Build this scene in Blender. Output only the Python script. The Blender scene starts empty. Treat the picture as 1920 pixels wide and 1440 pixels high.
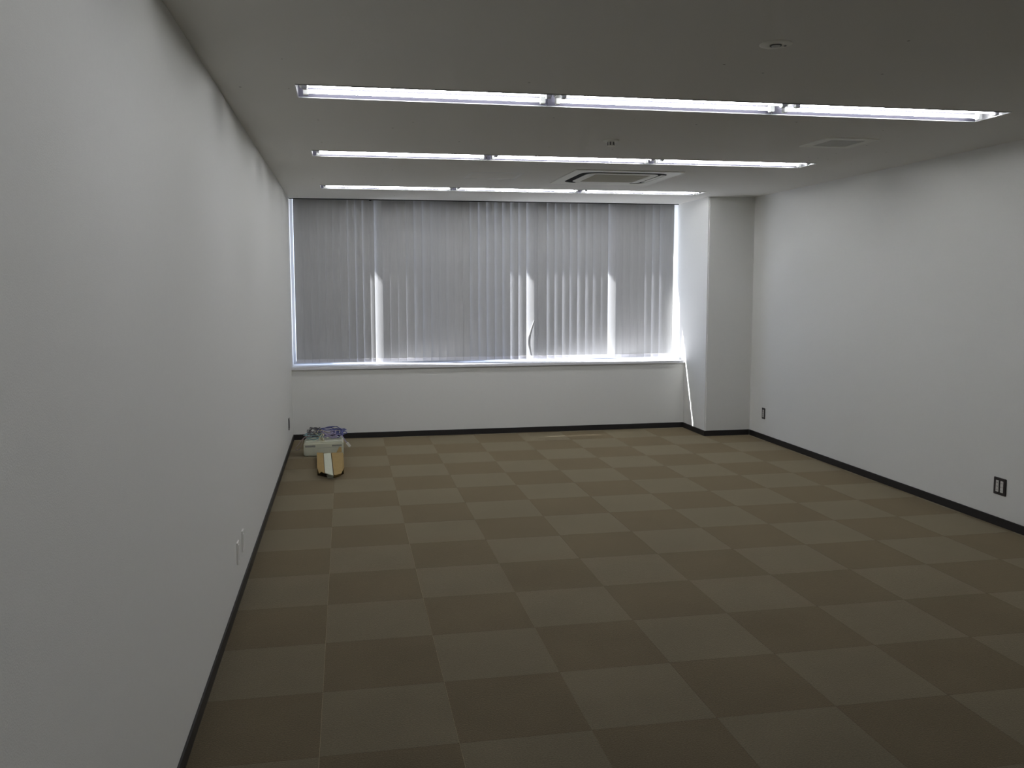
import bpy, bmesh, math, random
from mathutils import Vector, Matrix

scene = bpy.context.scene
C = scene.collection
R = math.radians

# ------------------------------------------------------------------ camera
YAW, PITCH, ROLL = 0.1837, -0.0948, -0.0022
fw = Vector((math.sin(YAW)*math.cos(PITCH), math.cos(YAW)*math.cos(PITCH), math.sin(PITCH)))
r0 = Vector((math.cos(YAW), -math.sin(YAW), 0.0)); u0 = r0.cross(fw)
rr = math.cos(ROLL)*r0 + math.sin(ROLL)*u0
uu = -math.sin(ROLL)*r0 + math.cos(ROLL)*u0
cam_data = bpy.data.cameras.new('camera')
cam = bpy.data.objects.new('camera', cam_data); C.objects.link(cam)
M = Matrix((rr, uu, -fw)).transposed().to_4x4()
M.translation = Vector((0.1222, -7.9979, 1.6589))
cam.matrix_world = M
cam_data.sensor_fit = 'HORIZONTAL'; cam_data.sensor_width = 36.0
cam_data.lens = 1625.07/1920*36.0
cam_data.shift_x = 9.2/1920; cam_data.shift_y = -29.19/1920
cam_data.clip_start = 0.02; cam_data.clip_end = 400
scene.camera = cam

# ------------------------------------------------------------------ sky, sun, exposure
w = bpy.data.worlds.new('world'); scene.world = w; w.use_nodes = True
wn = w.node_tree.nodes; wl = w.node_tree.links
bg = wn['Background']; bg.inputs['Color'].default_value = (0.60, 0.70, 1.0, 1); bg.inputs['Strength'].default_value = 4.2
sun_d = bpy.data.lights.new('sun', 'SUN'); sun_d.energy = 48.0; sun_d.angle = R(0.53); sun_d.color = (0.98, 0.95, 1.0)
sun = bpy.data.objects.new('sun', sun_d); C.objects.link(sun)
SUN = Vector((3.4, -1.0, -2.9)).normalized()
sun.rotation_euler = (-SUN).to_track_quat('Z', 'Y').to_euler()
sun.location = (-8, 8, 9)
TUBE_L = 33.5                      # luminance of the lit fluorescent tubes
vs = scene.view_settings
vs.view_transform = 'Standard'; vs.look = 'None'; vs.gamma = 1.0; vs.exposure = 0.0
vs.use_curve_mapping = False
cy = scene.cycles
cy.use_denoising = True
try: cy.denoiser = 'OPENIMAGEDENOISE'
except Exception: pass
cy.max_bounces = 10; cy.diffuse_bounces = 7; cy.glossy_bounces = 3; cy.transmission_bounces = 4; cy.transparent_max_bounces = 12
cy.sample_clamp_indirect = 4.0; cy.caustics_reflective = False; cy.caustics_refractive = False
cy.use_light_tree = True

# ------------------------------------------------------------------ materials
def lin(c):
    c = c/255.0
    return c/12.92 if c <= 0.04045 else ((c+0.055)/1.055)**2.4
def rgb(r, g, b): return (lin(r), lin(g), lin(b), 1.0)

def mat(name, col, rough=0.6, metal=0.0, spec=0.5, var=0.0, vscale=20.0, bump=0.0, bscale=300.0, coord='Object', sheen=0.0):
    m = bpy.data.materials.new(name); m.use_nodes = True
    n = m.node_tree.nodes; l = m.node_tree.links
    b = n['Principled BSDF']
    b.inputs['Base Color'].default_value = col; b.inputs['Roughness'].default_value = rough
    b.inputs['Metallic'].default_value = metal; b.inputs['Specular IOR Level'].default_value = spec
    if sheen:
        b.inputs['Sheen Weight'].default_value = sheen; b.inputs['Sheen Roughness'].default_value = 0.6
        b.inputs['Sheen Tint'].default_value = col
    tc = n.new('ShaderNodeTexCoord')
    if var:
        t = n.new('ShaderNodeTexNoise'); t.inputs['Scale'].default_value = vscale; t.inputs['Detail'].default_value = 4
        l.new(tc.outputs[coord], t.inputs['Vector'])
        mx = n.new('ShaderNodeMix'); mx.data_type = 'RGBA'
        mx.inputs['A'].default_value = tuple(c*(1-var) for c in col[:3])+(1,)
        mx.inputs['B'].default_value = tuple(min(1, c*(1+var)) for c in col[:3])+(1,)
        l.new(t.outputs['Fac'], mx.inputs['Factor']); l.new(mx.outputs['Result'], b.inputs['Base Color'])
    if bump:
        t2 = n.new('ShaderNodeTexNoise'); t2.inputs['Scale'].default_value = bscale; t2.inputs['Detail'].default_value = 3
        l.new(tc.outputs[coord], t2.inputs['Vector'])
        bp = n.new('ShaderNodeBump'); bp.inputs['Strength'].default_value = bump; bp.inputs['Distance'].default_value = 0.002
        l.new(t2.outputs['Fac'], bp.inputs['Height']); l.new(bp.outputs['Normal'], b.inputs['Normal'])
    return m

M_wall = mat('wall_paper', (0.735, 0.735, 0.705, 1), 0.75, spec=0.25, var=0.02, vscale=60, bump=0.25, bscale=260, coord='Object')
M_base = mat('baseboard_vinyl', rgb(38, 36, 36), 0.45, spec=0.4)
M_sill = mat('sill_white', (0.72, 0.72, 0.74, 1), 0.35)
M_frame = mat('aluminium_frame', (0.62, 0.63, 0.65, 1), 0.4, metal=0.3)
M_conc = mat('outside_concrete', (0.45, 0.44, 0.42, 1), 0.9, var=0.1, vscale=3)
M_white = mat('white_enamel', (0.80, 0.80, 0.79, 1), 0.35)
M_socket = mat('socket_white', (0.55, 0.56, 0.54, 1), 0.4)
M_dark = mat('dark_plastic', rgb(24, 23, 24), 0.4)
M_black = mat('painted_slot_dark', (0.006, 0.006, 0.006, 1), 0.8, spec=0.1)
M_plate_dark = mat('switch_plate_dark', rgb(46, 42, 43), 0.35)
M_plate_light = mat('outlet_white', (0.62, 0.61, 0.58, 1), 0.35)
M_refl = mat('reflector_darkened', (0.095, 0.092, 0.122, 1), 0.45)  # white enamel darkened to lavender-grey, imitating a dimmer glow between the tubes
M_rim = mat('light_rim', (0.34, 0.35, 0.35, 1), 0.4)
M_plate_white = mat('outlet_bright_white', (0.82, 0.81, 0.79, 1), 0.35)
M_alum = mat('brushed_aluminium', (0.75, 0.75, 0.74, 1), 0.35, metal=0.6)
M_acp = mat('air_conditioner_plastic', (0.82, 0.82, 0.75, 1), 0.45)
M_acg = mat('air_conditioner_grille', (0.47, 0.45, 0.35, 1), 0.6)
M_vent = mat('vent_grey', (0.62, 0.62, 0.58, 1), 0.5)
M_device = mat('device_cream', (0.60, 0.61, 0.49, 1), 0.45, var=0.04, vscale=12)
M_device_d = mat('device_slot', (0.24, 0.245, 0.22, 1), 0.6)
M_card = mat('corrugated_cardboard', (0.35, 0.245, 0.105, 1), 0.85, spec=0.15, var=0.10, vscale=14, bump=0.3, bscale=90)
M_cardin = mat('cardboard_inside_shaded', (0.07, 0.05, 0.028, 1), 0.9, spec=0.1, var=0.1, vscale=20)  # cardboard darkened to stand for the shade inside the carton
M_liner = mat('white_liner', (0.60, 0.62, 0.50, 1), 0.6, var=0.05, vscale=30)

def ceiling_material():
    m = mat('ceiling_board', (0.78, 0.77, 0.73, 1), 0.9, spec=0.1, bump=0.35, bscale=90)
    n = m.node_tree.nodes; l = m.node_tree.links; b = n['Principled BSDF']
    tc = n.new('ShaderNodeTexCoord'); v = n.new('ShaderNodeTexVoronoi'); v.inputs['Scale'].default_value = 9.0
    l.new(tc.outputs['Object'], v.inputs['Vector'])
    cr = n.new('ShaderNodeValToRGB'); cr.color_ramp.elements[0].position = 0.045; cr.color_ramp.elements[1].position = 0.065
    cr.color_ramp.elements[0].color = (0.30, 0.29, 0.26, 1); cr.color_ramp.elements[1].color = (0.78, 0.77, 0.73, 1)
    # only some of the cells carry a worm hole
    l.new(v.outputs['Distance'], cr.inputs['Fac'])
    th = n.new('ShaderNodeMath'); th.operation = 'GREATER_THAN'; th.inputs[1].default_value = 0.72
    sp = n.new('ShaderNodeSeparateColor'); l.new(v.outputs['Color'], sp.inputs['Color']); l.new(sp.outputs['Red'], th.inputs[0])
    mx = n.new('ShaderNodeMix'); mx.data_type = 'RGBA'; mx.inputs['A'].default_value = (0.78, 0.77, 0.73, 1)
    l.new(th.outputs[0], mx.inputs['Factor']); l.new(cr.outputs['Color'], mx.inputs['B'])
    l.new(mx.outputs['Result'], b.inputs['Base Color'])
    return m
M_ceil = ceiling_material()

def carpet_material(name, col):
    m = bpy.data.materials.new(name); m.use_nodes = True
    n = m.node_tree.nodes; l = m.node_tree.links; b = n['Principled BSDF']
    b.inputs['Roughness'].default_value = 0.9; b.inputs['Specular IOR Level'].default_value = 0.12
    b.inputs['Sheen Weight'].default_value = 1.0; b.inputs['Sheen Roughness'].default_value = 0.35
    b.inputs['Sheen Tint'].default_value = tuple(min(1, c*8) for c in col)+(1,)
    g = n.new('ShaderNodeNewGeometry')
    t = n.new('ShaderNodeTexNoise'); t.inputs['Scale'].default_value = 160; t.inputs['Detail'].default_value = 3
    l.new(g.outputs['Position'], t.inputs['Vector'])
    t2 = n.new('ShaderNodeTexNoise'); t2.inputs['Scale'].default_value = 2.3; t2.inputs['Detail'].default_value = 2
    l.new(g.outputs['Position'], t2.inputs['Vector'])
    ad = n.new('ShaderNodeMath'); ad.operation = 'MULTIPLY_ADD'; ad.inputs[1].default_value = 0.35
    l.new(t2.outputs['Fac'], ad.inputs[0])
    mu = n.new('ShaderNodeMath'); mu.operation = 'MULTIPLY'; mu.inputs[1].default_value = 0.65
    l.new(t.outputs['Fac'], mu.inputs[0]); l.new(mu.outputs[0], ad.inputs[2])
    cr = n.new('ShaderNodeValToRGB'); cr.color_ramp.elements[0].position = 0.3; cr.color_ramp.elements[1].position = 0.7
    cr.color_ramp.elements[0].color = tuple(c*0.72 for c in col)+(1,); cr.color_ramp.elements[1].color = tuple(c*1.28 for c in col)+(1,)
    l.new(ad.outputs[0], cr.inputs['Fac']); l.new(cr.outputs['Color'], b.inputs['Base Color'])
    bp = n.new('ShaderNodeBump'); bp.inputs['Strength'].default_value = 0.5; bp.inputs['Distance'].default_value = 0.003
    l.new(t.outputs['Fac'], bp.inputs['Height']); l.new(bp.outputs['Normal'], b.inputs['Normal'])
    return m
M_tile_l = carpet_material('carpet_light', (0.110, 0.093, 0.063))
M_tile_d = carpet_material('carpet_dark', (0.092, 0.074, 0.047))

def slat_material():
    m = bpy.data.materials.new('slat_fabric'); m.use_nodes = True
    n = m.node_tree.nodes; l = m.node_tree.links
    n.remove(n['Principled BSDF']); out = n['Material Output']
    d = n.new('ShaderNodeBsdfDiffuse'); tr = n.new('ShaderNodeBsdfTranslucent'); mx = n.new('ShaderNodeMixShader')
    tc = n.new('ShaderNodeTexCoord'); mp = n.new('ShaderNodeMapping'); mp.inputs['Scale'].default_value = (160, 160, 6)
    t = n.new('ShaderNodeTexNoise'); t.inputs['Scale'].default_value = 1.0
    l.new(tc.outputs['Object'], mp.inputs['Vector']); l.new(mp.outputs['Vector'], t.inputs['Vector'])
    cr = n.new('ShaderNodeValToRGB'); cr.color_ramp.elements[0].color = (0.385, 0.385, 0.385, 1); cr.color_ramp.elements[1].color = (0.455, 0.455, 0.455, 1)
    l.new(t.outputs['Fac'], cr.inputs['Fac']); l.new(cr.outputs['Color'], d.inputs['Color'])
    tr.inputs['Color'].default_value = (0.5, 0.5, 0.5, 1); mx.inputs['Fac'].default_value = 0.035
    l.new(d.outputs[0], mx.inputs[1]); l.new(tr.outputs[0], mx.inputs[2]); l.new(mx.outputs[0], out.inputs['Surface'])
    return m
M_slat = slat_material()
M_hem = mat('slat_weight', (0.55, 0.55, 0.58, 1), 0.5)

def glass_material():
    m = bpy.data.materials.new('window_glass'); m.use_nodes = True
    n = m.node_tree.nodes; l = m.node_tree.links
    n.remove(n['Principled BSDF']); out = n['Material Output']
    a = n.new('ShaderNodeBsdfTransparent'); a.inputs['Color'].default_value = (0.88, 0.92, 0.91, 1)
    g = n.new('ShaderNodeBsdfGlossy'); g.inputs['Roughness'].default_value = 0.02
    f = n.new('ShaderNodeFresnel'); f.inputs['IOR'].default_value = 1.45; mx = n.new('ShaderNodeMixShader')
    l.new(f.outputs[0], mx.inputs['Fac']); l.new(a.outputs[0], mx.inputs[1]); l.new(g.outputs[0], mx.inputs[2])
    l.new(mx.outputs[0], out.inputs['Surface'])
    return m
M_glass = glass_material()

def emit_material(name, col, s):
    m = bpy.data.materials.new(name); m.use_nodes = True
    b = m.node_tree.nodes['Principled BSDF']
    b.inputs['Base Color'].default_value = (0.8, 0.8, 0.8, 1)
    b.inputs['Emission Color'].default_value = col; b.inputs['Emission Strength'].default_value = s
    return m
M_tube = emit_material('lit_tube', (0.96, 0.975, 1.0, 1), TUBE_L)
M_tube_off = mat('unlit_tube', (0.8, 0.8, 0.78, 1), 0.3)

# ------------------------------------------------------------------ mesh helpers
def add_box(bm, x0, x1, y0, y1, z0, z1, bevel=0.0, seg=2):
    vs_ = [bm.verts.new((x, y, z)) for x in (x0, x1) for y in (y0, y1) for z in (z0, z1)]
    idx = [(0,1,3,2), (4,6,7,5), (0,4,5,1), (2,3,7,6), (0,2,6,4), (1,5,7,3)]
    fs = [bm.faces.new([vs_[i] for i in f]) for f in idx]
    if bevel:
        es = set(e for f in fs for e in f.edges)
        bmesh.ops.bevel(bm, geom=list(es), offset=bevel, segments=seg, affect='EDGES', clamp_overlap=True)

def add_lathe(bm, c, prof, n=24):
    """prof: list of (r, z) relative to c; vertical axis"""
    rings = []
    for r, z in prof:
        if r < 1e-6: rings.append([bm.verts.new((c[0], c[1], c[2]+z))])
        else: rings.append([bm.verts.new((c[0]+r*math.cos(2*math.pi*k/n), c[1]+r*math.sin(2*math.pi*k/n), c[2]+z)) for k in range(n)])
    for a, b in zip(rings, rings[1:]):
        for k in range(n):
            q = [a[k % len(a)], a[(k+1) % n % len(a)] if len(a) > 1 else None, b[(k+1) % n] if len(b) > 1 else b[0], b[k] if len(b) > 1 else None]
            q = [v for v in q if v is not None]
            if len(set(q)) >= 3: bm.faces.new(q)

def catmull(pts, sub=6):
    out = []
    P = [Vector(p) for p in pts]
    P = [P[0]*2-P[1]] + P + [P[-1]*2-P[-2]]
    for i in range(1, len(P)-2):
        for k in range(sub):
            t = k/sub
            out.append(0.5*((2*P[i]) + (-P[i-1]+P[i+1])*t + (2*P[i-1]-5*P[i]+4*P[i+1]-P[i+2])*t*t + (-P[i-1]+3*P[i]-3*P[i+1]+P[i+2])*t**3))
    out.append(P[-2]); return out

def add_tube(bm, pts, r, n=6, sub=6):
    path = catmull(pts, sub) if sub > 1 else [Vector(p) for p in pts]
    rings = []; up = Vector((0, 0, 1))
    for i, p in enumerate(path):
        t = (path[min(i+1, len(path)-1)] - path[max(i-1, 0)])
        t = t.normalized() if t.length > 1e-9 else Vector((1, 0, 0))
        a = up - t*up.dot(t)
        if a.length < 0.05: a = Vector((1, 0, 0)) - t*t.x
        a.normalize(); b = t.cross(a); up = a
        rings.append([bm.verts.new(p + r*(math.cos(2*math.pi*k/n)*a + math.sin(2*math.pi*k/n)*b)) for k in range(n)])
    for a, b in zip(rings, rings[1:]):
        for k in range(n): bm.faces.new((a[k], a[(k+1) % n], b[(k+1) % n], b[k]))
    bm.faces.new(rings[0][::-1]); bm.faces.new(rings[-1])

def obj(name, bm, m, parent=None, smooth=False):
    bmesh.ops.recalc_face_normals(bm, faces=bm.faces)
    me = bpy.data.meshes.new(name); bm.to_mesh(me); bm.free()
    if m is not None: me.materials.append(m)
    if smooth:
        for p in me.polygons: p.use_smooth = True
    o = bpy.data.objects.new(name, me); C.objects.link(o)
    if parent is not None: o.parent = parent
    return o

def box(name, m, x0, x1, y0, y1, z0, z1, parent=None, bevel=0.0):
    bm = bmesh.new(); add_box(bm, x0, x1, y0, y1, z0, z1, bevel)
    return obj(name, bm, m, parent)

def struct(o): o['kind'] = 'structure'; return o
def tag(o, label, cat, group=None):
    o['label'] = label; o['category'] = cat
    if group: o['group'] = group
    return o
def thing(name, label, cat, loc=(0, 0, 0), group=None):
    o = bpy.data.objects.new(name, None); C.objects.link(o); o.location = loc
    o.empty_display_size = 0.1
    return tag(o, label, cat, group)
def dup(root, loc=None, rotz=None):
    r = root.copy(); C.objects.link(r)
    if loc is not None: r.location = loc
    if rotz is not None: r.rotation_euler = (0, 0, rotz)
    for ch in list(root.children):
        c = ch.copy(); C.objects.link(c); c.parent = r
        for g in list(ch.children):
            d = g.copy(); C.objects.link(d); d.parent = c
    return r

# ------------------------------------------------------------------ room dimensions (metres)
XL, XR, YB, YREAR = -0.462, 4.534, 1.556, -9.75
XP, YP = 4.003, 0.926            # column in the far right corner
H = 2.614
ZS, YS = 0.792, 1.523            # window sill
YBL = 1.84                       # plane of the blinds
YG0, YG1 = 1.95, 2.02            # window frame
YOUT = 2.06
YC = 1.80                        # ceiling edge in front of the blinds

# floor: slab with every carpet tile on it
floor = struct(box('floor', M_base, XL-0.2, XR+0.2, YREAR-0.2, YB+0.1, -0.20, -0.007))
random.seed(4)
def tile_mesh(x0, x1, y0, y1, m):
    bm = bmesh.new(); g = 0.0003; b = 0.0007
    lo = [(x0+g, y0+g), (x1-g, y0+g), (x1-g, y1-g), (x0+g, y1-g)]
    hi = [(x0+b, y0+b), (x1-b, y0+b), (x1-b, y1-b), (x0+b, y1-b)]
    a = [bm.verts.new((x, y, -0.007)) for x, y in lo]; c = [bm.verts.new((x, y, -0.0012)) for x, y in lo]
    d = [bm.verts.new((x, y, 0.0)) for x, y in hi]
    for p, q in ((a, c), (c, d)):
        for k in range(4): bm.faces.new((p[k], p[(k+1) % 4], q[(k+1) % 4], q[k]))
    bm.faces.new(d)
    bmesh.ops.recalc_face_normals(bm, faces=bm.faces)
    me = bpy.data.meshes.new('carpet_tile'); bm.to_mesh(me); bm.free(); me.materials.append(m)
    return me
cache = {}
for c in range(-1, 10):
    for r in range(-4, 20):
        x0, x1 = max(XL, 0.5*c), min(XR, 0.5*c+0.5)
        y1, y0 = min(YB, -0.5*r), max(YREAR, -0.5*r-0.5)
        if x1-x0 < 0.01 or y1-y0 < 0.01: continue
        light = (c + r) % 2 == 1
        key = (round(x1-x0, 4), round(y1-y0, 4), light)
        if key not in cache: cache[key] = tile_mesh(0, x1-x0, 0, y1-y0, M_tile_l if light else M_tile_d)
        t = bpy.data.objects.new('carpet_tile', cache[key]); C.objects.link(t)
        t.parent = floor; t.location = (x0, y0, 0)

# walls
struct(box('wall_left', M_wall, XL-0.25, XL, YREAR-0.2, YOUT, -0.2, 3.0))
struct(box('wall_right', M_wall, XR, XR+0.25, YREAR-0.2, YOUT, -0.2, 3.0))
struct(box('wall_rear', M_wall, XL, XR, YREAR-0.2, YREAR, -0.2, 3.0))
struct(box('wall_back', M_wall, XL, XP, YB, YOUT, -0.2, ZS-0.03))
bm = bmesh.new(); add_box(bm, XP, XR, YP, YOUT, -0.2, 3.0)
es = [e for e in bm.edges if all(abs(v.co.x-XP) < 1e-5 and abs(v.co.y-YP) < 1e-5 for v in e.verts)]
bmesh.ops.bevel(bm, geom=es, offset=0.012, segments=3, affect='EDGES')
struct(obj('wall_column', bm, M_wall))
struct(box('wall_above_window', M_wall, XL, XP, YG0-0.02, YOUT, 2.68, 3.0))

# window sill (a shelf that runs the whole width of the window)
s = box('trim_1', M_sill, XL, XP, YS, YOUT+0.05, ZS-0.03, ZS, bevel=0.004); struct(s)

# baseboards
bh, bt = 0.060, 0.009
struct(box('baseboard_left', M_base, XL, XL+bt, YREAR, YB-bt, 0.0, bh, bevel=0.002))
struct(box('baseboard_back', M_base, XL, XP-bt, YB-bt, YB, 0.0, bh, bevel=0.002))
bm = bmesh.new(); add_box(bm, XP-bt, XP, YP-bt, YB, 0.0, bh, 0.002); add_box(bm, XP, XR-bt, YP-bt, YP, 0.0, bh, 0.002)
struct(obj('baseboard_column', bm, M_base))
struct(box('baseboard_right', M_base, XR-bt, XR, YREAR, YP-bt, 0.0, bh, bevel=0.002))

# ceiling with the openings of the three light rows and two added unseen ones
rows = [(-7.744, -7.460), (-5.707, -5.423), (-3.67, -3.386), (-1.633, -1.375), (0.504, 0.765)]
FX0, FX1 = -0.093, 3.777
ysp = [YREAR]; 
for a, b in rows: ysp += [a, b]
ysp += [YC]
bm = bmesh.new()
for i in range(len(ysp)-1):
    y0, y1 = ysp[i], ysp[i+1]
    if i % 2 == 0: add_box(bm, XL, XR if y1 < YC else XR, y0, y1, H, H+0.012)
    else:
        add_box(bm, XL, FX0, y0, y1, H, H+0.012); add_box(bm, FX1, XR, y0, y1, H, H+0.012)
struct(obj('ceiling', bm, M_ceil))
bm = bmesh.new(); add_box(bm, XL-0.25, XR+0.25, YREAR-0.2, YOUT, 3.0, 3.1)
struct(obj('ceiling_slab', bm, M_conc))
struct(box('trim_2', M_wall, XL, XP, YC-0.012, YC, H+0.012, 2.78))     # fascia of the blind pocket
struct(box('trim_4', M_dark, XL, XP, YC-0.006, YC+0.004, H-0.009, H+0.012))                     # dark rail at the ceiling edge
struct(box('trim_5', M_dark, 0.400, 0.424, YC-0.010, YC+0.010, H-0.018, H-0.009))              # small dark bracket
struct(box('trim_3', M_wall, XL, XP, YC, YG0-0.02, 2.78, 2.80))        # top of the blind pocket

# window: frame, mullions, panes
WX0, WX1, WZ0, WZ1 = XL, XP, ZS, 2.68
bm = bmesh.new()
add_box(bm, WX0, WX0+0.028, YG0, YG1, WZ0+0.03, WZ1-0.05); add_box(bm, WX1-0.028, WX1, YG0, YG1, WZ0+0.03, WZ1-0.05)
add_box(bm, WX0, WX1, YG0, YG1, WZ0, WZ0+0.03); add_box(bm, WX0, WX1, YG0, YG1, WZ1-0.05, WZ1)
win = struct(obj('window_1', bm, M_frame))
mx_ = [0.50, 1.375, 2.945]; mw = [0.022, 0.042, 0.036]
for x, hw in zip(mx_, mw):
    box('mullion', M_frame, x-hw, x+hw, YG0, YG1, WZ0+0.03, WZ1-0.05, win, 0.003)
bx = [WX0+0.028] + mx_ + [WX1-0.028]
for i in range(4):
    a = bx[i] + (mw[i-1] if i else 0); b = bx[i+1] - (mw[i] if i < 3 else 0)
    bm = bmesh.new(); vv = [bm.verts.new(p) for p in ((a, 1.985, WZ0+0.03), (b, 1.985, WZ0+0.03), (b, 1.985, WZ1-0.05), (a, 1.985, WZ1-0.05))]
    bm.faces.new(vv); obj('pane', bm, M_glass, win)

# outside: eave over the window and the street far below
struct(box('outside_eave', M_conc, -7.0, 6.0, YOUT, 2.45, 3.53, 3.70))
struct(box('outside_facade', M_conc, -7.0, XL-0.25, YOUT-0.2, YOUT-0.001, -9.0, 3.6))
struct(box('outside_facade_upper', M_conc, XL-0.25, 6.0, YOUT-0.2, YOUT-0.001, 3.1, 3.6))
struct(box('ground', M_conc, -60, 60, 3.0, 120, -9.2, -9.0))

# ------------------------------------------------------------------ vertical blinds
SZ0, SZ1 = 0.812, 2.69
def slat_prof(width, sag, z0, z1, th, n=8, fn=None):
    bm = bmesh.new(); rowsz = [z0 + (z1-z0)*k/(10 if fn else 1) for k in range((10 if fn else 1)+1)]
    F = []; B = []
    for z in rowsz:
        f = []; b = []
        for k in range(n+1):
            t = -1 + 2*k/n; x = t*width/2; y = -sag*(1-t*t)
            if fn: x, y = fn(x, y, z)
            f.append(bm.verts.new((x, y-th/2, z))); b.append(bm.verts.new((x, y+th/2, z)))
        F.append(f); B.append(b)
    for j in range(len(rowsz)-1):
        for k in range(n):
            bm.faces.new((F[j][k], F[j][k+1], F[j+1][k+1], F[j+1][k])); bm.faces.new((B[j][k+1], B[j][k], B[j+1][k], B[j+1][k+1]))
        bm.faces.new((F[j][0], F[j+1][0], B[j+1][0], B[j][0])); bm.faces.new((F[j][n], B[j][n], B[j+1][n], F[j+1][n]))
    for k in range(n):
        bm.faces.new((F[0][k], B[0][k], B[0][k+1], F[0][k+1])); bm.faces.new((F[-1][k], F[-1][k+1], B[-1][k+1], B[-1][k]))
    bmesh.ops.recalc_face_normals(bm, faces=bm.faces)
    me = bpy.data.meshes.new('slat'); bm.to_mesh(me); bm.free()
    return me
SLAT_W = 0.100; SAG = 0.0022
me_slat = slat_prof(SLAT_W, SAG, SZ0, SZ1, 0.0010); me_slat.materials.append(M_slat)
me_hem = slat_prof(SLAT_W-0.006, SAG, SZ0+0.002, SZ0+0.040, 0.0034); me_hem.materials.append(M_hem)
me_slat80 = slat_prof(0.090, SAG, SZ0, SZ1, 0.0010); me_slat80.materials.append(M_slat)
me_hem80 = slat_prof(0.084, SAG, SZ0+0.002, SZ0+0.040, 0.0034); me_hem80.materials.append(M_hem)

def make_blind(label, x0, x1, slats, small=False):
    root = thing('vertical_blind', label, 'blind', ((x0+x1)/2, YBL, SZ0), 'vertical blinds hanging in the window')
    off = Vector(((x0+x1)/2, YBL, SZ0))
    bm = bmesh.new(); add_box(bm, x0-off.x, x1-off.x, -0.022, 0.022, 2.725-SZ0, 2.765-SZ0, 0.003)
    obj('headrail', bm, M_alum, root)
    W = 0.090 if small else SLAT_W
    centers = []
    for start, end, ang, *yo in slats:
        a = R(ang)
        # the right edge of the slat stands roomward and covers the next one
        cx = end + 0.004 - math.cos(a)*W/2
        s_ = bpy.data.objects.new('slat', me_slat80 if small else me_slat); C.objects.link(s_)
        s_.parent = root; s_.location = (cx-off.x, yo[0] if yo else 0, -SZ0); s_.rotation_euler = (0, 0, -a)
        h_ = bpy.data.objects.new('bottom_weight', me_hem80 if small else me_hem); C.objects.link(h_); h_.parent = s_
        cl = bmesh.new(); add_box(cl, cx-off.x-0.008, cx-off.x+0.008, -0.004, 0.004, SZ1-SZ0, 2.725-SZ0)
        centers.append((cx-off.x, a, W, cl))
    # carrier hooks: one small hook over every slat
    for cx, a, W_, cl in centers: obj('hook', cl, M_white, root)
    # bottom chain linking the slats, on the room side
    bm = bmesh.new(); 
    for side in (-1,):
        pts = []
        for (xa, a, W_, _), (xb, b, _, _) in zip(centers, centers[1:]):
            p = Vector((xa+math.cos(a)*W_*0.46, -math.sin(a)*W_*0.46-0.003, 0.040)); q = Vector((xb+math.cos(b)*W_*0.46, -math.sin(b)*W_*0.46-0.003, 0.040))
            m_ = (p+q)/2 + Vector((0, 0.0, -0.004))
            add_tube(bm, [p, m_, q], 0.0009, 4, 3)
    obj('bottom_chain', bm, M_plate_light, root)
    return root

# left section: narrow blind
pitch = 0.0815; sl = []
angs = [5, 5, 5, 5, 5, 5, 5, 9.5, 10.5, 10.5]
for i in range(10):
    a = -0.419 + pitch*i; sl.append((a, a+pitch, angs[i]))
sl.append((0.352, 0.444, 22))
make_blind('narrow left-hand section of the grey vertical blinds, mostly shut, beside the left wall', -0.44, 0.438, sl, True)
# wide section
ed = [.437, .532, .612, .699, .793, .884, .975, 1.069, 1.157, 1.246, 1.34, 1.435, 1.518, 1.61, 1.707, 1.8, 1.89, 1.982, 2.077, 2.172, 2.262, 2.314,
      2.413, 2.506, 2.598, 2.686, 2.778, 2.875, 2.966, 3.064, 3.148, 3.243, 3.332, 3.422, 3.517, 3.603, 3.687, 3.782, 3.875, 3.957]
an = {0: 25, 1: 6, 2: 8, 3: 6, 4: 13, 5: 20, 6: 20, 7: 20, 8: 13, 9: 12, 10: 7, 11: 10, 12: 17, 13: 17.5, 14: 20, 15: 20, 16: 20, 17: 19, 18: 18,
      19: 26, 20: 8, 21: 17, 22: 16.5, 23: 16.5, 24: 17.5, 25: 16, 26: 16.5, 27: 17, 28: 16, 29: 16, 30: 26, 31: 6, 32: 5, 33: 5, 34: 5, 35: 16.5, 36: 16.5, 37: 16.5, 38: 10}
sl = [(ed[i], ed[i+1]+(0.016 if i == 20 else 0), an[i]) + ((0.021,) if i == 20 else ()) for i in range(len(ed)-1)]
wide = make_blind('wide main section of the grey vertical blinds, with bright gaps between tilted slats', 0.442, 3.97, sl)

# twisted lower strip of one slat, curling clear of its neighbour
bm = bmesh.new(); F = []
for k in range(15):
    t = k/14; z = 1.26 - t*(1.26-0.855)
    x = 2.262 - 0.050*math.sin(math.pi*min(1, t*0.86))**1.2 - 0.012*t; wd = 0.006 + 0.024*math.sin(math.pi*min(1, 0.12+t*0.75)); y = 1.795
    F.append([bm.verts.new((x-wd/2, y, z)), bm.verts.new((x+wd/2, y+0.006, z)), bm.verts.new((x+wd/2, y+0.008, z)), bm.verts.new((x-wd/2, y+0.002, z))])
for a, b in zip(F, F[1:]):
    for k in range(4): bm.faces.new((a[k], a[(k+1) % 4], b[(k+1) % 4], b[k]))
bm.faces.new(F[0]); bm.faces.new(F[-1][::-1])
for v in bm.verts: v.co -= wide.location
cs = obj('curled_strip', bm, M_slat, wide, True)

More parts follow.
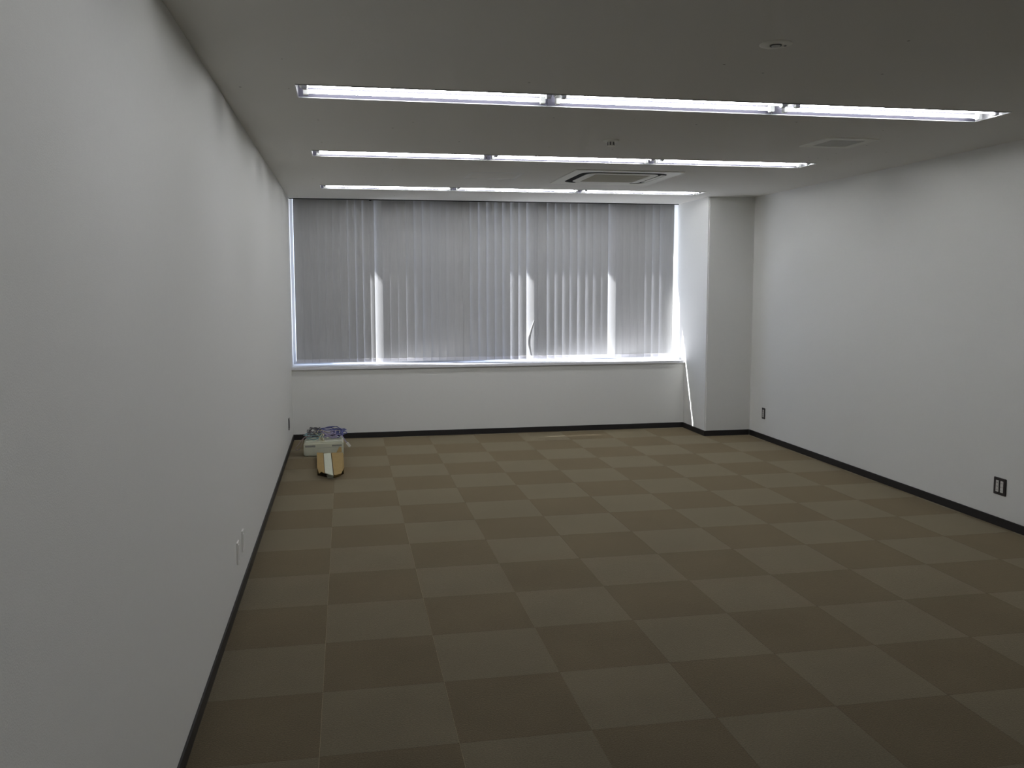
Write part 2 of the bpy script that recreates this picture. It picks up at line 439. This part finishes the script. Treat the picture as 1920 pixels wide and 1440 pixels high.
# ------------------------------------------------------------------ recessed fluorescent lights
FP = (FX1-FX0)/3
def make_fixture(y0, y1):
    """one 2-tube trough, local origin at the middle of its opening, z = 0 at the ceiling"""
    root = thing('recessed_light', 'x', 'ceiling light', (0, 0, 0), 'recessed twin-tube fluorescent lights')
    L = FP/2; W = (y1-y0)/2; d = 0.072
    bm = bmesh.new()
    # reflector trough: sloped sides, thin sheet
    def q(a): 
        vs_ = [bm.verts.new(p) for p in a]; bm.faces.new(vs_)
    e = 0.0015; i = 0.035
    q([(-L+e, -W, -0.002), (L-e, -W, -0.002), (L-e, -W+i, d), (-L+e, -W+i, d)])
    q([(-L+e, W, -0.002), (L-e, W, -0.002), (L-e, W-i, d), (-L+e, W-i, d)])
    q([(-L+e, -W+i, d), (L-e, -W+i, d), (L-e, W-i, d), (-L+e, W-i, d)])
    bmesh.ops.remove_doubles(bm, verts=bm.verts, dist=1e-5)
    r = bmesh.ops.solidify(bm, geom=bm.faces[:], thickness=0.0012)
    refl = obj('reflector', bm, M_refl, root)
    # rim
    bm = bmesh.new()
    add_box(bm, -L+e, L-e, -W-0.006, -W+0.003, -0.004, 0.0); add_box(bm, -L+e, L-e, W-0.003, W+0.006, -0.004, 0.0)
    obj('rim', bm, M_rim, root)
    # central ballast ridge between the tubes
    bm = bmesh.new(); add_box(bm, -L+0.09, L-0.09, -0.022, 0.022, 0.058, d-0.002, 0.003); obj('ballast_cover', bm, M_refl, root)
    for yy in (-0.066, 0.064):
        bm = bmesh.new()
        n = 16; rad = 0.0095; x0, x1 = -0.592, 0.590
        A = [bm.verts.new((x0, yy+rad*math.cos(2*math.pi*k/n), 0.012+rad*math.sin(2*math.pi*k/n))) for k in range(n)]
        B = [bm.verts.new((x1, yy+rad*math.cos(2*math.pi*k/n), 0.012+rad*math.sin(2*math.pi*k/n))) for k in range(n)]
        for k in range(n): bm.faces.new((A[k], A[(k+1) % n], B[(k+1) % n], B[k]))
        bm.faces.new(A[::-1]); bm.faces.new(B)
        t_ = obj('tube', bm, M_tube, root)
        for p in t_.data.polygons: p.use_smooth = len(p.vertices) == 4
    for sx in (-1, 1):
        bm = bmesh.new()
        xa, xb = sorted((sx*0.592, sx*0.617))
        bm.free()
        for yy in (-0.066, 0.064):
            bm = bmesh.new(); add_box(bm, xa, xb, yy-0.017, yy+0.017, -0.006, 0.068, 0.003)
            obj('lamp_holder', bm, M_socket, root)
        bm = bmesh.new(); xa, xb = sorted((sx*0.600, sx*0.632)); add_box(bm, xa, xb, -0.036, 0.036, 0.020, 0.069, 0.003)
        obj('end_block', bm, M_socket, root)
    return root
rown = ['added unseen row over the camera', 'added row just out of view', 'nearest row in view', 'middle row in view', 'row nearest the window']
posn = ['left', 'middle', 'right']
first = None
for j, (a, b) in enumerate(rows):
    proto = None
    for i in range(3):
        loc = (FX0+FP*(i+0.5), (a+b)/2, H)
        if proto is None:
            proto = o = make_fixture(a, b); o.location = loc
        else: o = dup(proto, loc)
        lit = j > 1 or i == 0  # added rows: only the left fitting lit, to brighten the near left wall
        o['label'] = '%s recessed fluorescent light, %s of three in the %s' % ('lit' if lit else 'unlit', posn[i], rown[j])
        if not lit:
            for ch in o.children:
                if ch.name.startswith('tube'):
                    ch.data = ch.data.copy(); ch.data.materials[0] = M_tube_off
    # end plates of each row belong to the ceiling opening
    for x in (FX0, FX1):
        xx = (x-0.004, x+0.0015) if x == FX0 else (x-0.0015, x+0.004)
        src = [o_ for o_ in C.objects if o_.name.startswith('recessed_light') and abs(o_.location.x-(FX0+FP*(0.5 if x == FX0 else 2.5))) < 1e-3 and abs(o_.location.y-(a+b)/2) < 1e-3][0]
        bm = bmesh.new(); add_box(bm, xx[0]-src.location.x, xx[1]-src.location.x, -(b-a)/2, (b-a)/2, -0.003, 0.073)
        obj('end_plate', bm, M_white, src)

# ------------------------------------------------------------------ ceiling devices
# cassette air conditioner
ac = thing('air_conditioner', 'square white four-way cassette air conditioner with beige grille in the ceiling', 'air conditioner', (2.485, -0.50, H))
AZ = -0.008
def rounded_rect(w, h, r, n=6):
    pts = []
    for cx, cy, a0 in ((w-r, h-r, 0), (-w+r, h-r, 90), (-w+r, -h+r, 180), (w-r, -h+r, 270)):
        for k in range(n+1):
            a = R(a0 + 90*k/n); pts.append((cx+r*math.cos(a), cy+r*math.sin(a)))
    return pts
def ring_prism(bm, outer, inner, z0, z1):
    n = len(outer)
    o0 = [bm.verts.new((x, y, z0)) for x, y in outer]; o1 = [bm.verts.new((x, y, z1)) for x, y in outer]
    i0 = [bm.verts.new((x, y, z0)) for x, y in inner]; i1 = [bm.verts.new((x, y, z1)) for x, y in inner]
    for k in range(n):
        m_ = (k+1) % n
        bm.faces.new((o0[k], o0[m_], o1[m_], o1[k])); bm.faces.new((i0[m_], i0[k], i1[k], i1[m_]))
        bm.faces.new((o0[m_], o0[k], i0[k], i0[m_])); bm.faces.new((o1[k], o1[m_], i1[m_], i1[k]))
def prism(bm, outer, z0, z1):
    a = [bm.verts.new((x, y, z0)) for x, y in outer]; b = [bm.verts.new((x, y, z1)) for x, y in outer]
    n = len(outer)
    for k in range(n): bm.faces.new((a[k], a[(k+1) % n], b[(k+1) % n], b[k]))
    bm.faces.new(a[::-1]); bm.faces.new(b)
bm = bmesh.new(); ring_prism(bm, rounded_rect(0.475, 0.475, 0.02), rounded_rect(0.385, 0.385, 0.13), AZ, -0.001); obj('panel_frame', bm, M_acp, ac)
bm = bmesh.new(); prism(bm, rounded_rect(0.388, 0.388, 0.13), -0.0055, -0.001); obj('air_slot', bm, M_black, ac)  # flat black plate standing for the shade inside the slot
bm = bmesh.new(); prism(bm, rounded_rect(0.318, 0.318, 0.09), AZ-0.002, -0.0056); obj('centre_panel', bm, M_acp, ac)
gr = bmesh.new(); add_box(gr, -0.245, 0.245, -0.245, 0.245, AZ-0.004, AZ-0.002); gr_o = obj('intake_grille', gr, M_acg, ac)
for k in range(12):
    yy = -0.225 + k*0.041
    bm = bmesh.new(); add_box(bm, -0.24, 0.24, yy-0.004, yy+0.004, AZ-0.006, AZ-0.004); obj('grille_bar', bm, M_acg, gr_o)
for (lx, ly, sx_, sy_, lm) in ((0, -0.36, 0.26, 0.012, M_black), (-0.36, 0, 0.012, 0.26, M_black), (0, 0.36, 0.26, 0.020, M_acp), (0.36, 0, 0.020, 0.26, M_acp)):  # near and left louvres blackened to merge with the slot's painted dark
    bm = bmesh.new(); add_box(bm, lx-sx_, lx+sx_, ly-sy_, ly+sy_, -0.0075, -0.0057, 0.0004); obj('louvre', bm, lm, ac)

# ventilation grille
vt = thing('ceiling_vent', 'square white ventilation grille with grey slats on the right side of the ceiling', 'ceiling vent', (3.40, -2.565, H))
bm = bmesh.new(); ring_prism(bm, rounded_rect(0.185, 0.185, 0.008, 2), rounded_rect(0.122, 0.122, 0.004, 2), -0.007, 0.0); obj('frame', bm, M_acp, vt)
bm = bmesh.new(); add_box(bm, -0.122, 0.122, -0.122, 0.122, -0.001, 0.0); obj('backing', bm, M_vent, vt)
for k in range(11):
    yy = -0.11 + k*0.022
    bm = bmesh.new(); add_box(bm, -0.121, 0.121, yy-0.006, yy+0.006, -0.005, -0.002); obj('slat', bm, M_vent, vt)

# speaker / round fitting nearer the camera
rd = thing('round_ceiling_fitting', 'round white flush emergency fitting with a small dark lens near the top right', 'ceiling fitting', (1.825, -4.70, H))
bm = bmesh.new(); add_lathe(bm, (0, 0, 0), [(0.0, -0.0045), (0.030, -0.0045), (0.032, -0.0055), (0.056, -0.0045), (0.064, -0.0015), (0.064, 0.0), (0.0, 0.0)], 32)
obj('cover', bm, M_acp, rd, True)
bm = bmesh.new(); add_lathe(bm, (0, 0, 0), [(0.0, -0.013), (0.010, -0.012), (0.016, -0.009), (0.018, -0.0045), (0.0, -0.0045)], 20)
obj('lens', bm, M_socket, rd, True)
bm = bmesh.new(); ring_prism(bm, [(0.0235*math.cos(2*math.pi*k/24), 0.0235*math.sin(2*math.pi*k/24)) for k in range(24)], [(0.018*math.cos(2*math.pi*k/24), 0.018*math.sin(2*math.pi*k/24)) for k in range(24)], -0.007, -0.0045)
obj('lens_ring', bm, M_dark, rd)
bm = bmesh.new(); add_lathe(bm, (0.038, -0.004, 0), [(0.0, -0.0075), (0.0055, -0.007), (0.0055, -0.004), (0.0, -0.004)], 12); obj('indicator', bm, M_dark, rd)

# fire sprinkler / heat detector with mushroom profile
sk = thing('smoke_detector', 'small white smoke detector hanging below the ceiling between two light rows', 'detector', (1.865, -2.39, H))
bm = bmesh.new(); add_lathe(bm, (0, 0, 0), [(0.0, 0.0), (0.052, 0.0), (0.052, -0.006), (0.046, -0.010), (0.024, -0.012), (0.0, -0.012)], 28); obj('base', bm, M_acp, sk, True)
bm = bmesh.new(); add_lathe(bm, (0, 0, 0), [(0.0, -0.012), (0.022, -0.012), (0.021, -0.034), (0.0, -0.034)], 20); obj('cage', bm, M_vent, sk)
for k in range(6):
    a = k*math.pi/3; bm = bmesh.new(); add_box(bm, 0.0215*math.cos(a)-0.002, 0.0215*math.cos(a)+0.002, 0.0215*math.sin(a)-0.002, 0.0215*math.sin(a)+0.002, -0.036, -0.012); obj('cage_post', bm, M_dark, sk)
bm = bmesh.new(); add_lathe(bm, (0, 0, 0), [(0.0, -0.034), (0.026, -0.034), (0.026, -0.039), (0.018, -0.042), (0.0, -0.042)], 24); obj('cap', bm, M_acp, sk, True)

# inspection hatch
ht = thing('ceiling_hatch', 'flat square inspection hatch with thin pale edges, left of the air conditioner', 'ceiling hatch', (1.41, -0.44, H))
bm = bmesh.new(); add_box(bm, -0.204, 0.204, -0.204, 0.204, -0.001, 0.0); obj('hatch_panel', bm, M_ceil, ht)
bm = bmesh.new(); ring_prism(bm, [(0.230, 0.230), (-0.230, 0.230), (-0.230, -0.230), (0.230, -0.230)], [(0.222, 0.222), (-0.222, 0.222), (-0.222, -0.222), (0.222, -0.222)], -0.0012, 0.0); obj('outer_frame', bm, M_alum, ht)
bm = bmesh.new(); ring_prism(bm, [(0.213, 0.213), (-0.213, 0.213), (-0.213, -0.213), (0.213, -0.213)], [(0.205, 0.205), (-0.205, 0.205), (-0.205, -0.205), (0.205, -0.205)], -0.0012, 0.0); obj('inner_frame', bm, M_alum, ht)

# ------------------------------------------------------------------ wall outlets
def outlet(name, label, loc, facing, plate_m, n_mod, mod_m, wd=0.07, hg=0.12, group=None, cat='outlet'):
    """facing +1: on the left wall looking right; -1: on the right wall looking left"""
    root = thing(name, label, cat, loc, group)
    def b(x0, x1, y0, y1, z0, z1, m, nm, par, bev=0.0015):
        bm = bmesh.new(); xs = sorted((facing*x0, facing*x1)); add_box(bm, xs[0], xs[1], y0, y1, z0, z1, bev); return obj(nm, bm, m, par)
    b(0, 0.007, -wd/2, wd/2, -hg/2, hg/2, plate_m, 'cover_plate', root, 0.003)
    for k in range(n_mod):
        cy_ = (k-(n_mod-1)/2)*0.042 - (0.008 if n_mod == 2 else 0)*0
        mo = b(0.006, 0.0095, cy_-0.0135, cy_+0.0135, -0.040, 0.040, mod_m, 'socket_insert', root)
        for zz in ((0.024, -0.002, -0.026) if mod_m is M_plate_light else ()):
            b(0.009, 0.0101, cy_-0.006, cy_-0.004, zz-0.004, zz+0.004, M_dark, 'slot', mo, 0)
            b(0.009, 0.0101, cy_+0.004, cy_+0.006, zz-0.004, zz+0.004, M_dark, 'slot', mo, 0)
    return root
outlet('wall_outlet', 'double outlet with black cover plate and white sockets at the right edge', (XR, -2.850, 0.277), -1, M_plate_dark, 2, M_plate_light, 0.116, 0.120, 'wall outlets')
outlet('wall_outlet', 'single outlet with black plate low on the right wall near the column', (XR, 0.598, 0.285), -1, M_plate_dark, 1, M_plate_light, 0.070, 0.120, 'wall outlets')
outlet('wall_outlet', 'dark narrow outlet low on the left wall in the window corner', (XL, 0.86, 0.285), 1, M_plate_dark, 1, M_plate_dark, 0.070, 0.122, 'wall outlets')
outlet('wall_outlet', 'white outlet low on the left wall, the one farther from the camera', (XL, -3.15, 0.268), 1, M_plate_white, 1, M_plate_white, 0.070, 0.120, 'wall outlets')
outlet('wall_outlet', 'white outlet low on the left wall, the one nearer the camera', (XL, -3.37, 0.268), 1, M_plate_white, 1, M_plate_white, 0.070, 0.120, 'wall outlets')

# ------------------------------------------------------------------ cream device on the floor
dv = thing('desktop_device', 'cream plastic box-shaped device on the floor in the left window corner', 'electronic device', (-0.115, 0.57, 0))
bm = bmesh.new(); add_box(bm, -0.190, 0.190, 0.012, 0.330, 0.012, 0.140, 0.014, 3); obj('casing', bm, M_device, dv)
bm = bmesh.new(); add_box(bm, -0.192, 0.192, -0.004, 0.018, 0.006, 0.136, 0.010, 3); fp_ = obj('front_panel', bm, M_device, dv)
for x0, x1, z0, z1 in ((-0.178, -0.080, 0.094, 0.113), (0.080, 0.174, 0.097, 0.114)):
    bm = bmesh.new(); add_box(bm, x0, x1, -0.0055, -0.003, z0, z1, 0.001); vb = obj('vent_slot', bm, M_device_d, fp_)
bm = bmesh.new(); add_box(bm, -0.172, -0.070, -0.0065, -0.003, 0.026, 0.080, 0.002); obj('cover_flap', bm, M_device, fp_)
bm = bmesh.new(); add_box(bm, -0.060, 0.188, -0.0044, -0.003, 0.084, 0.0855); obj('front_groove', bm, M_device_d, fp_)
for x in (-0.16, 0.16):
    for y in (0.04, 0.26):
        bm = bmesh.new(); add_lathe(bm, (x, y, 0), [(0, 0), (0.013, 0), (0.014, 0.015), (0, 0.015)], 14); obj('foot', bm, M_dark, dv)

# ------------------------------------------------------------------ long cardboard carton in front of it
ct = thing('cardboard_carton', 'long open cardboard carton with a white strip inside, lying on the carpet before the device', 'box', (-0.04, -0.05, 0))
O = Vector((-0.04, -0.05, 0))
def sheet(bm, pts, th=0.004):
    """pts: outline (x,y,z); extruded downwards by th"""
    a = [bm.verts.new(Vector(p)-O) for p in pts]; b = [bm.verts.new(Vector((p[0], p[1], p[2]-th))-O) for p in pts]
    n = len(pts)
    bm.faces.new(a); bm.faces.new(b[::-1])
    for k in range(n): bm.faces.new((a[k], b[k], b[(k+1) % n], a[(k+1) % n]))
ZT = 0.055
bm = bmesh.new(); sheet(bm, [(-0.180, 0.494, ZT), (-0.153, -0.244, ZT), (-0.131, -0.45, ZT-0.004), (-0.112, -0.41, ZT+0.002), (-0.084, -0.475, ZT), (-0.119, 0.461, ZT+0.003)])
obj('left_flap', bm, M_card, ct)
bm = bmesh.new(); sheet(bm, [(-0.040, 0.444, ZT+0.003), (-0.004, -0.545, ZT), (0.010, -0.560, ZT), (0.058, -0.495, ZT-0.002), (0.066, -0.40, ZT-0.004), (0.083, -0.29, ZT), (0.071, 0.444, ZT)])
rf = obj('right_flap', bm, M_card, ct)
# torn end folding down to the floor under the right flap
bm = bmesh.new()
P = [(-0.004, -0.545, ZT-0.002), (0.010, -0.560, ZT-0.002), (0.058, -0.495, ZT-0.004), (0.052, -0.400, 0.010), (-0.003, -0.440, 0.001), (-0.012, -0.445, 0.004)]
a = [bm.verts.new(Vector(p)-O) for p in P]; b = [bm.verts.new(Vector((p[0], p[1]+0.004, p[2]))-O) for p in P]
bm.faces.new(a); bm.faces.new(b[::-1])
for k in range(len(P)): bm.faces.new((a[k], b[k], b[(k+1) % len(P)], a[(k+1) % len(P)]))
obj('folded_end', bm, M_card, ct)
# upturned corner against the device
bm = bmesh.new()
P = [(0.008, 0.455, ZT), (0.018, 0.470, 0.076), (0.038, 0.490, 0.106), (0.056, 0.492, 0.098), (0.058, 0.470, ZT)]
a = [bm.verts.new(Vector(p)-O) for p in P]; b = [bm.verts.new(Vector((p[0], p[1]+0.004, p[2]))-O) for p in P]
bm.faces.new(a); bm.faces.new(b[::-1])
for k in range(len(P)): bm.faces.new((a[k], b[k], b[(k+1) % len(P)], a[(k+1) % len(P)]))
obj('upturned_corner', bm, M_card, ct)
def wallpanel(name, p0, p1, th, m, z1=ZT-0.004):
    bm = bmesh.new(); d = Vector((p1[0]-p0[0], p1[1]-p0[1], 0)).normalized(); n = Vector((-d.y, d.x, 0))*th
    c = [Vector((p0[0], p0[1], 0)), Vector((p1[0], p1[1], 0)), Vector((p1[0], p1[1], 0))+n, Vector((p0[0], p0[1], 0))+n]
    a = [bm.verts.new(v-O+Vector((0, 0, 0.001))) for v in c]; b = [bm.verts.new(v-O+Vector((0, 0, z1))) for v in c]
    bm.faces.new(a[::-1]); bm.faces.new(b)
    for k in range(4): bm.faces.new((a[k], a[(k+1) % 4], b[(k+1) % 4], b[k]))
    return obj(name, bm, m, ct)
wallpanel('side_panel', (-0.152, -0.25), (-0.178, 0.49), -0.004, M_card)
wallpanel('side_panel', (0.081, -0.29), (0.069, 0.44), 0.004, M_card)
wallpanel('end_panel', (-0.178, 0.488), (0.069, 0.440), -0.004, M_card)
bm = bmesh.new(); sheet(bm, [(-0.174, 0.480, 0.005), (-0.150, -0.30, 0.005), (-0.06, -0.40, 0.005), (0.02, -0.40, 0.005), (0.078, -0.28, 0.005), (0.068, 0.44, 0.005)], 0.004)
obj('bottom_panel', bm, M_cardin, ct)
bm = bmesh.new(); sheet(bm, [(-0.112, 0.400, ZT+0.006), (-0.080, -0.480, ZT+0.006), (-0.009, -0.590, ZT+0.004), (-0.045, 0.420, ZT+0.006)], 0.008)
obj('white_strip', bm, M_liner, ct)
bm = bmesh.new(); sheet(bm, [(-0.070, -0.34, 0.012), (-0.060, -0.450, 0.010), (-0.014, -0.455, 0.010), (-0.010, -0.36, 0.012)], 0.006)
obj('white_strip_lower', bm, M_liner, ct)

# ------------------------------------------------------------------ cables heaped on the device
def cmat(name, r, g, b): return mat(name, rgb(r, g, b), 0.5)
K_blue = cmat('cable_blue', 92, 97, 150); K_lav = cmat('cable_lavender', 150, 142, 170); K_grey = cmat('cable_grey', 105, 102, 105)
K_teal = cmat('cable_teal', 120, 150, 155); K_beige = cmat('cable_beige', 190, 182, 150); K_pink = cmat('cable_pinkish_grey', 158, 140, 138)
TOP = 0.142
def coil(name, m, label, c, rx, ry, turns, rz, z0, rad, seed, tail=None, tilt=0.0, head=None):
    rnd = random.Random(seed); pts = []
    if head: pts += head
    n = int(turns*10)
    for k in range(n+1):
        a = 2*math.pi*k/10 + seed
        f = 1 + 0.30*rnd.uniform(-1, 1)
        x = c[0] + rx*f*math.cos(a)*math.cos(rz) - ry*f*math.sin(a)*math.sin(rz)
        y = c[1] + rx*f*math.cos(a)*math.sin(rz) + ry*f*math.sin(a)*math.cos(rz)
        z = z0 + rad + (k/n)*0.040 + rnd.uniform(0, 0.026) + tilt*(math.sin(a)+1)
        pts.append((x, y, z))
    if tail: pts += tail
    bm = bmesh.new(); add_tube(bm, pts, rad, 6, 4)
    o = obj(name, bm, m, None, True)
    return tag(o, label, 'cable', 'cables heaped on the cream device')
coil('cable', K_teal, 'pale teal cable coiled flat at the left front of the device top', (-0.205, 0.72), 0.085, 0.060, 3.5, 0.0, TOP+0.001, 0.0042, 1)
coil('cable', K_grey, 'dark grey cable bunched highest at the left of the heap', (-0.205, 0.80), 0.062, 0.050, 7, 0.4, TOP+0.006, 0.0046, 2, tilt=0.022,
     tail=[(-0.19, 0.78, 0.232), (-0.165, 0.77, 0.250), (-0.150, 0.77, 0.256)])
coil('cable', K_blue, 'blue network cable looped along the back of the heap', (-0.045, 0.83), 0.120, 0.040, 6, -0.12, TOP+0.006, 0.0042, 3, tilt=0.020)
coil('cable', K_blue, 'blue network cable loop at the right of the heap', (0.018, 0.78), 0.052, 0.040, 4, 0.3, TOP+0.004, 0.0042, 4, tilt=0.010)
coil('cable', K_lav, 'greyish lavender cable bundle at the centre right of the heap', (-0.060, 0.72), 0.066, 0.034, 5, -0.1, TOP+0.002, 0.0055, 5, tilt=0.006)
def cable(m, label, pts, rad=0.0042, name='cable'):
    pts = [(x, y, z+0.012 if (z > 0.125 and z < 0.2 and x < 0.08) else z) for x, y, z in pts]
    bm = bmesh.new(); add_tube(bm, pts, rad, 6, 6)
    o = obj(name, bm, m, None, True); return tag(o, label, 'cable', 'cables heaped on the cream device')
cable(K_pink, 'pinkish grey cable whose loop hangs off the left side of the device',
      [(-0.235, 0.74, 0.160), (-0.275, 0.70, 0.165), (-0.318, 0.68, 0.150), (-0.360, 0.665, 0.108), (-0.388, 0.66, 0.076), (-0.378, 0.66, 0.054), (-0.350, 0.66, 0.064), (-0.330, 0.665, 0.105), (-0.312, 0.68, 0.152), (-0.280, 0.72, 0.172), (-0.235, 0.76, 0.178)], 0.0036)
cable(K_beige, 'beige cable with a thin loop over the front middle of the heap',
      [(-0.215, 0.79, 0.205), (-0.190, 0.73, 0.200), (-0.165, 0.69, 0.170), (-0.140, 0.66, 0.150), (-0.118, 0.635, 0.135), (-0.128, 0.655, 0.160), (-0.115, 0.68, 0.185), (-0.125, 0.72, 0.200), (-0.150, 0.66, 0.165), (-0.150, 0.635, 0.138), (-0.105, 0.625, 0.130)], 0.0042)
cable(K_beige, 'pale cable arching over the blue coils towards the right',
      [(-0.180, 0.70, 0.215), (-0.165, 0.72, 0.236), (-0.120, 0.73, 0.225), (-0.070, 0.74, 0.205), (-0.020, 0.76, 0.215), (0.020, 0.78, 0.220), (0.042, 0.77, 0.195), (0.030, 0.75, 0.172)], 0.0032)
cb = cable(K_lav, 'lavender cable hanging over the right end with a white plug',
      [(-0.02, 0.78, 0.165), (0.02, 0.75, 0.170), (0.060, 0.72, 0.160), (0.086, 0.70, 0.138), (0.100, 0.69, 0.118), (0.112, 0.685, 0.108)], 0.0052)
bm = bmesh.new(); add_box(bm, -0.013, 0.013, -0.008, 0.008, -0.026, 0.026, 0.003)
bmesh.ops.rotate(bm, verts=bm.verts, cent=(0, 0, 0), matrix=Matrix.Rotation(R(-38), 3, 'Y'))
bmesh.ops.translate(bm, verts=bm.verts, vec=(0.124, 0.682, 0.088)); pl = obj('plug', bm, mat('plug_white', (0.7, 0.69, 0.62, 1), 0.4), cb)
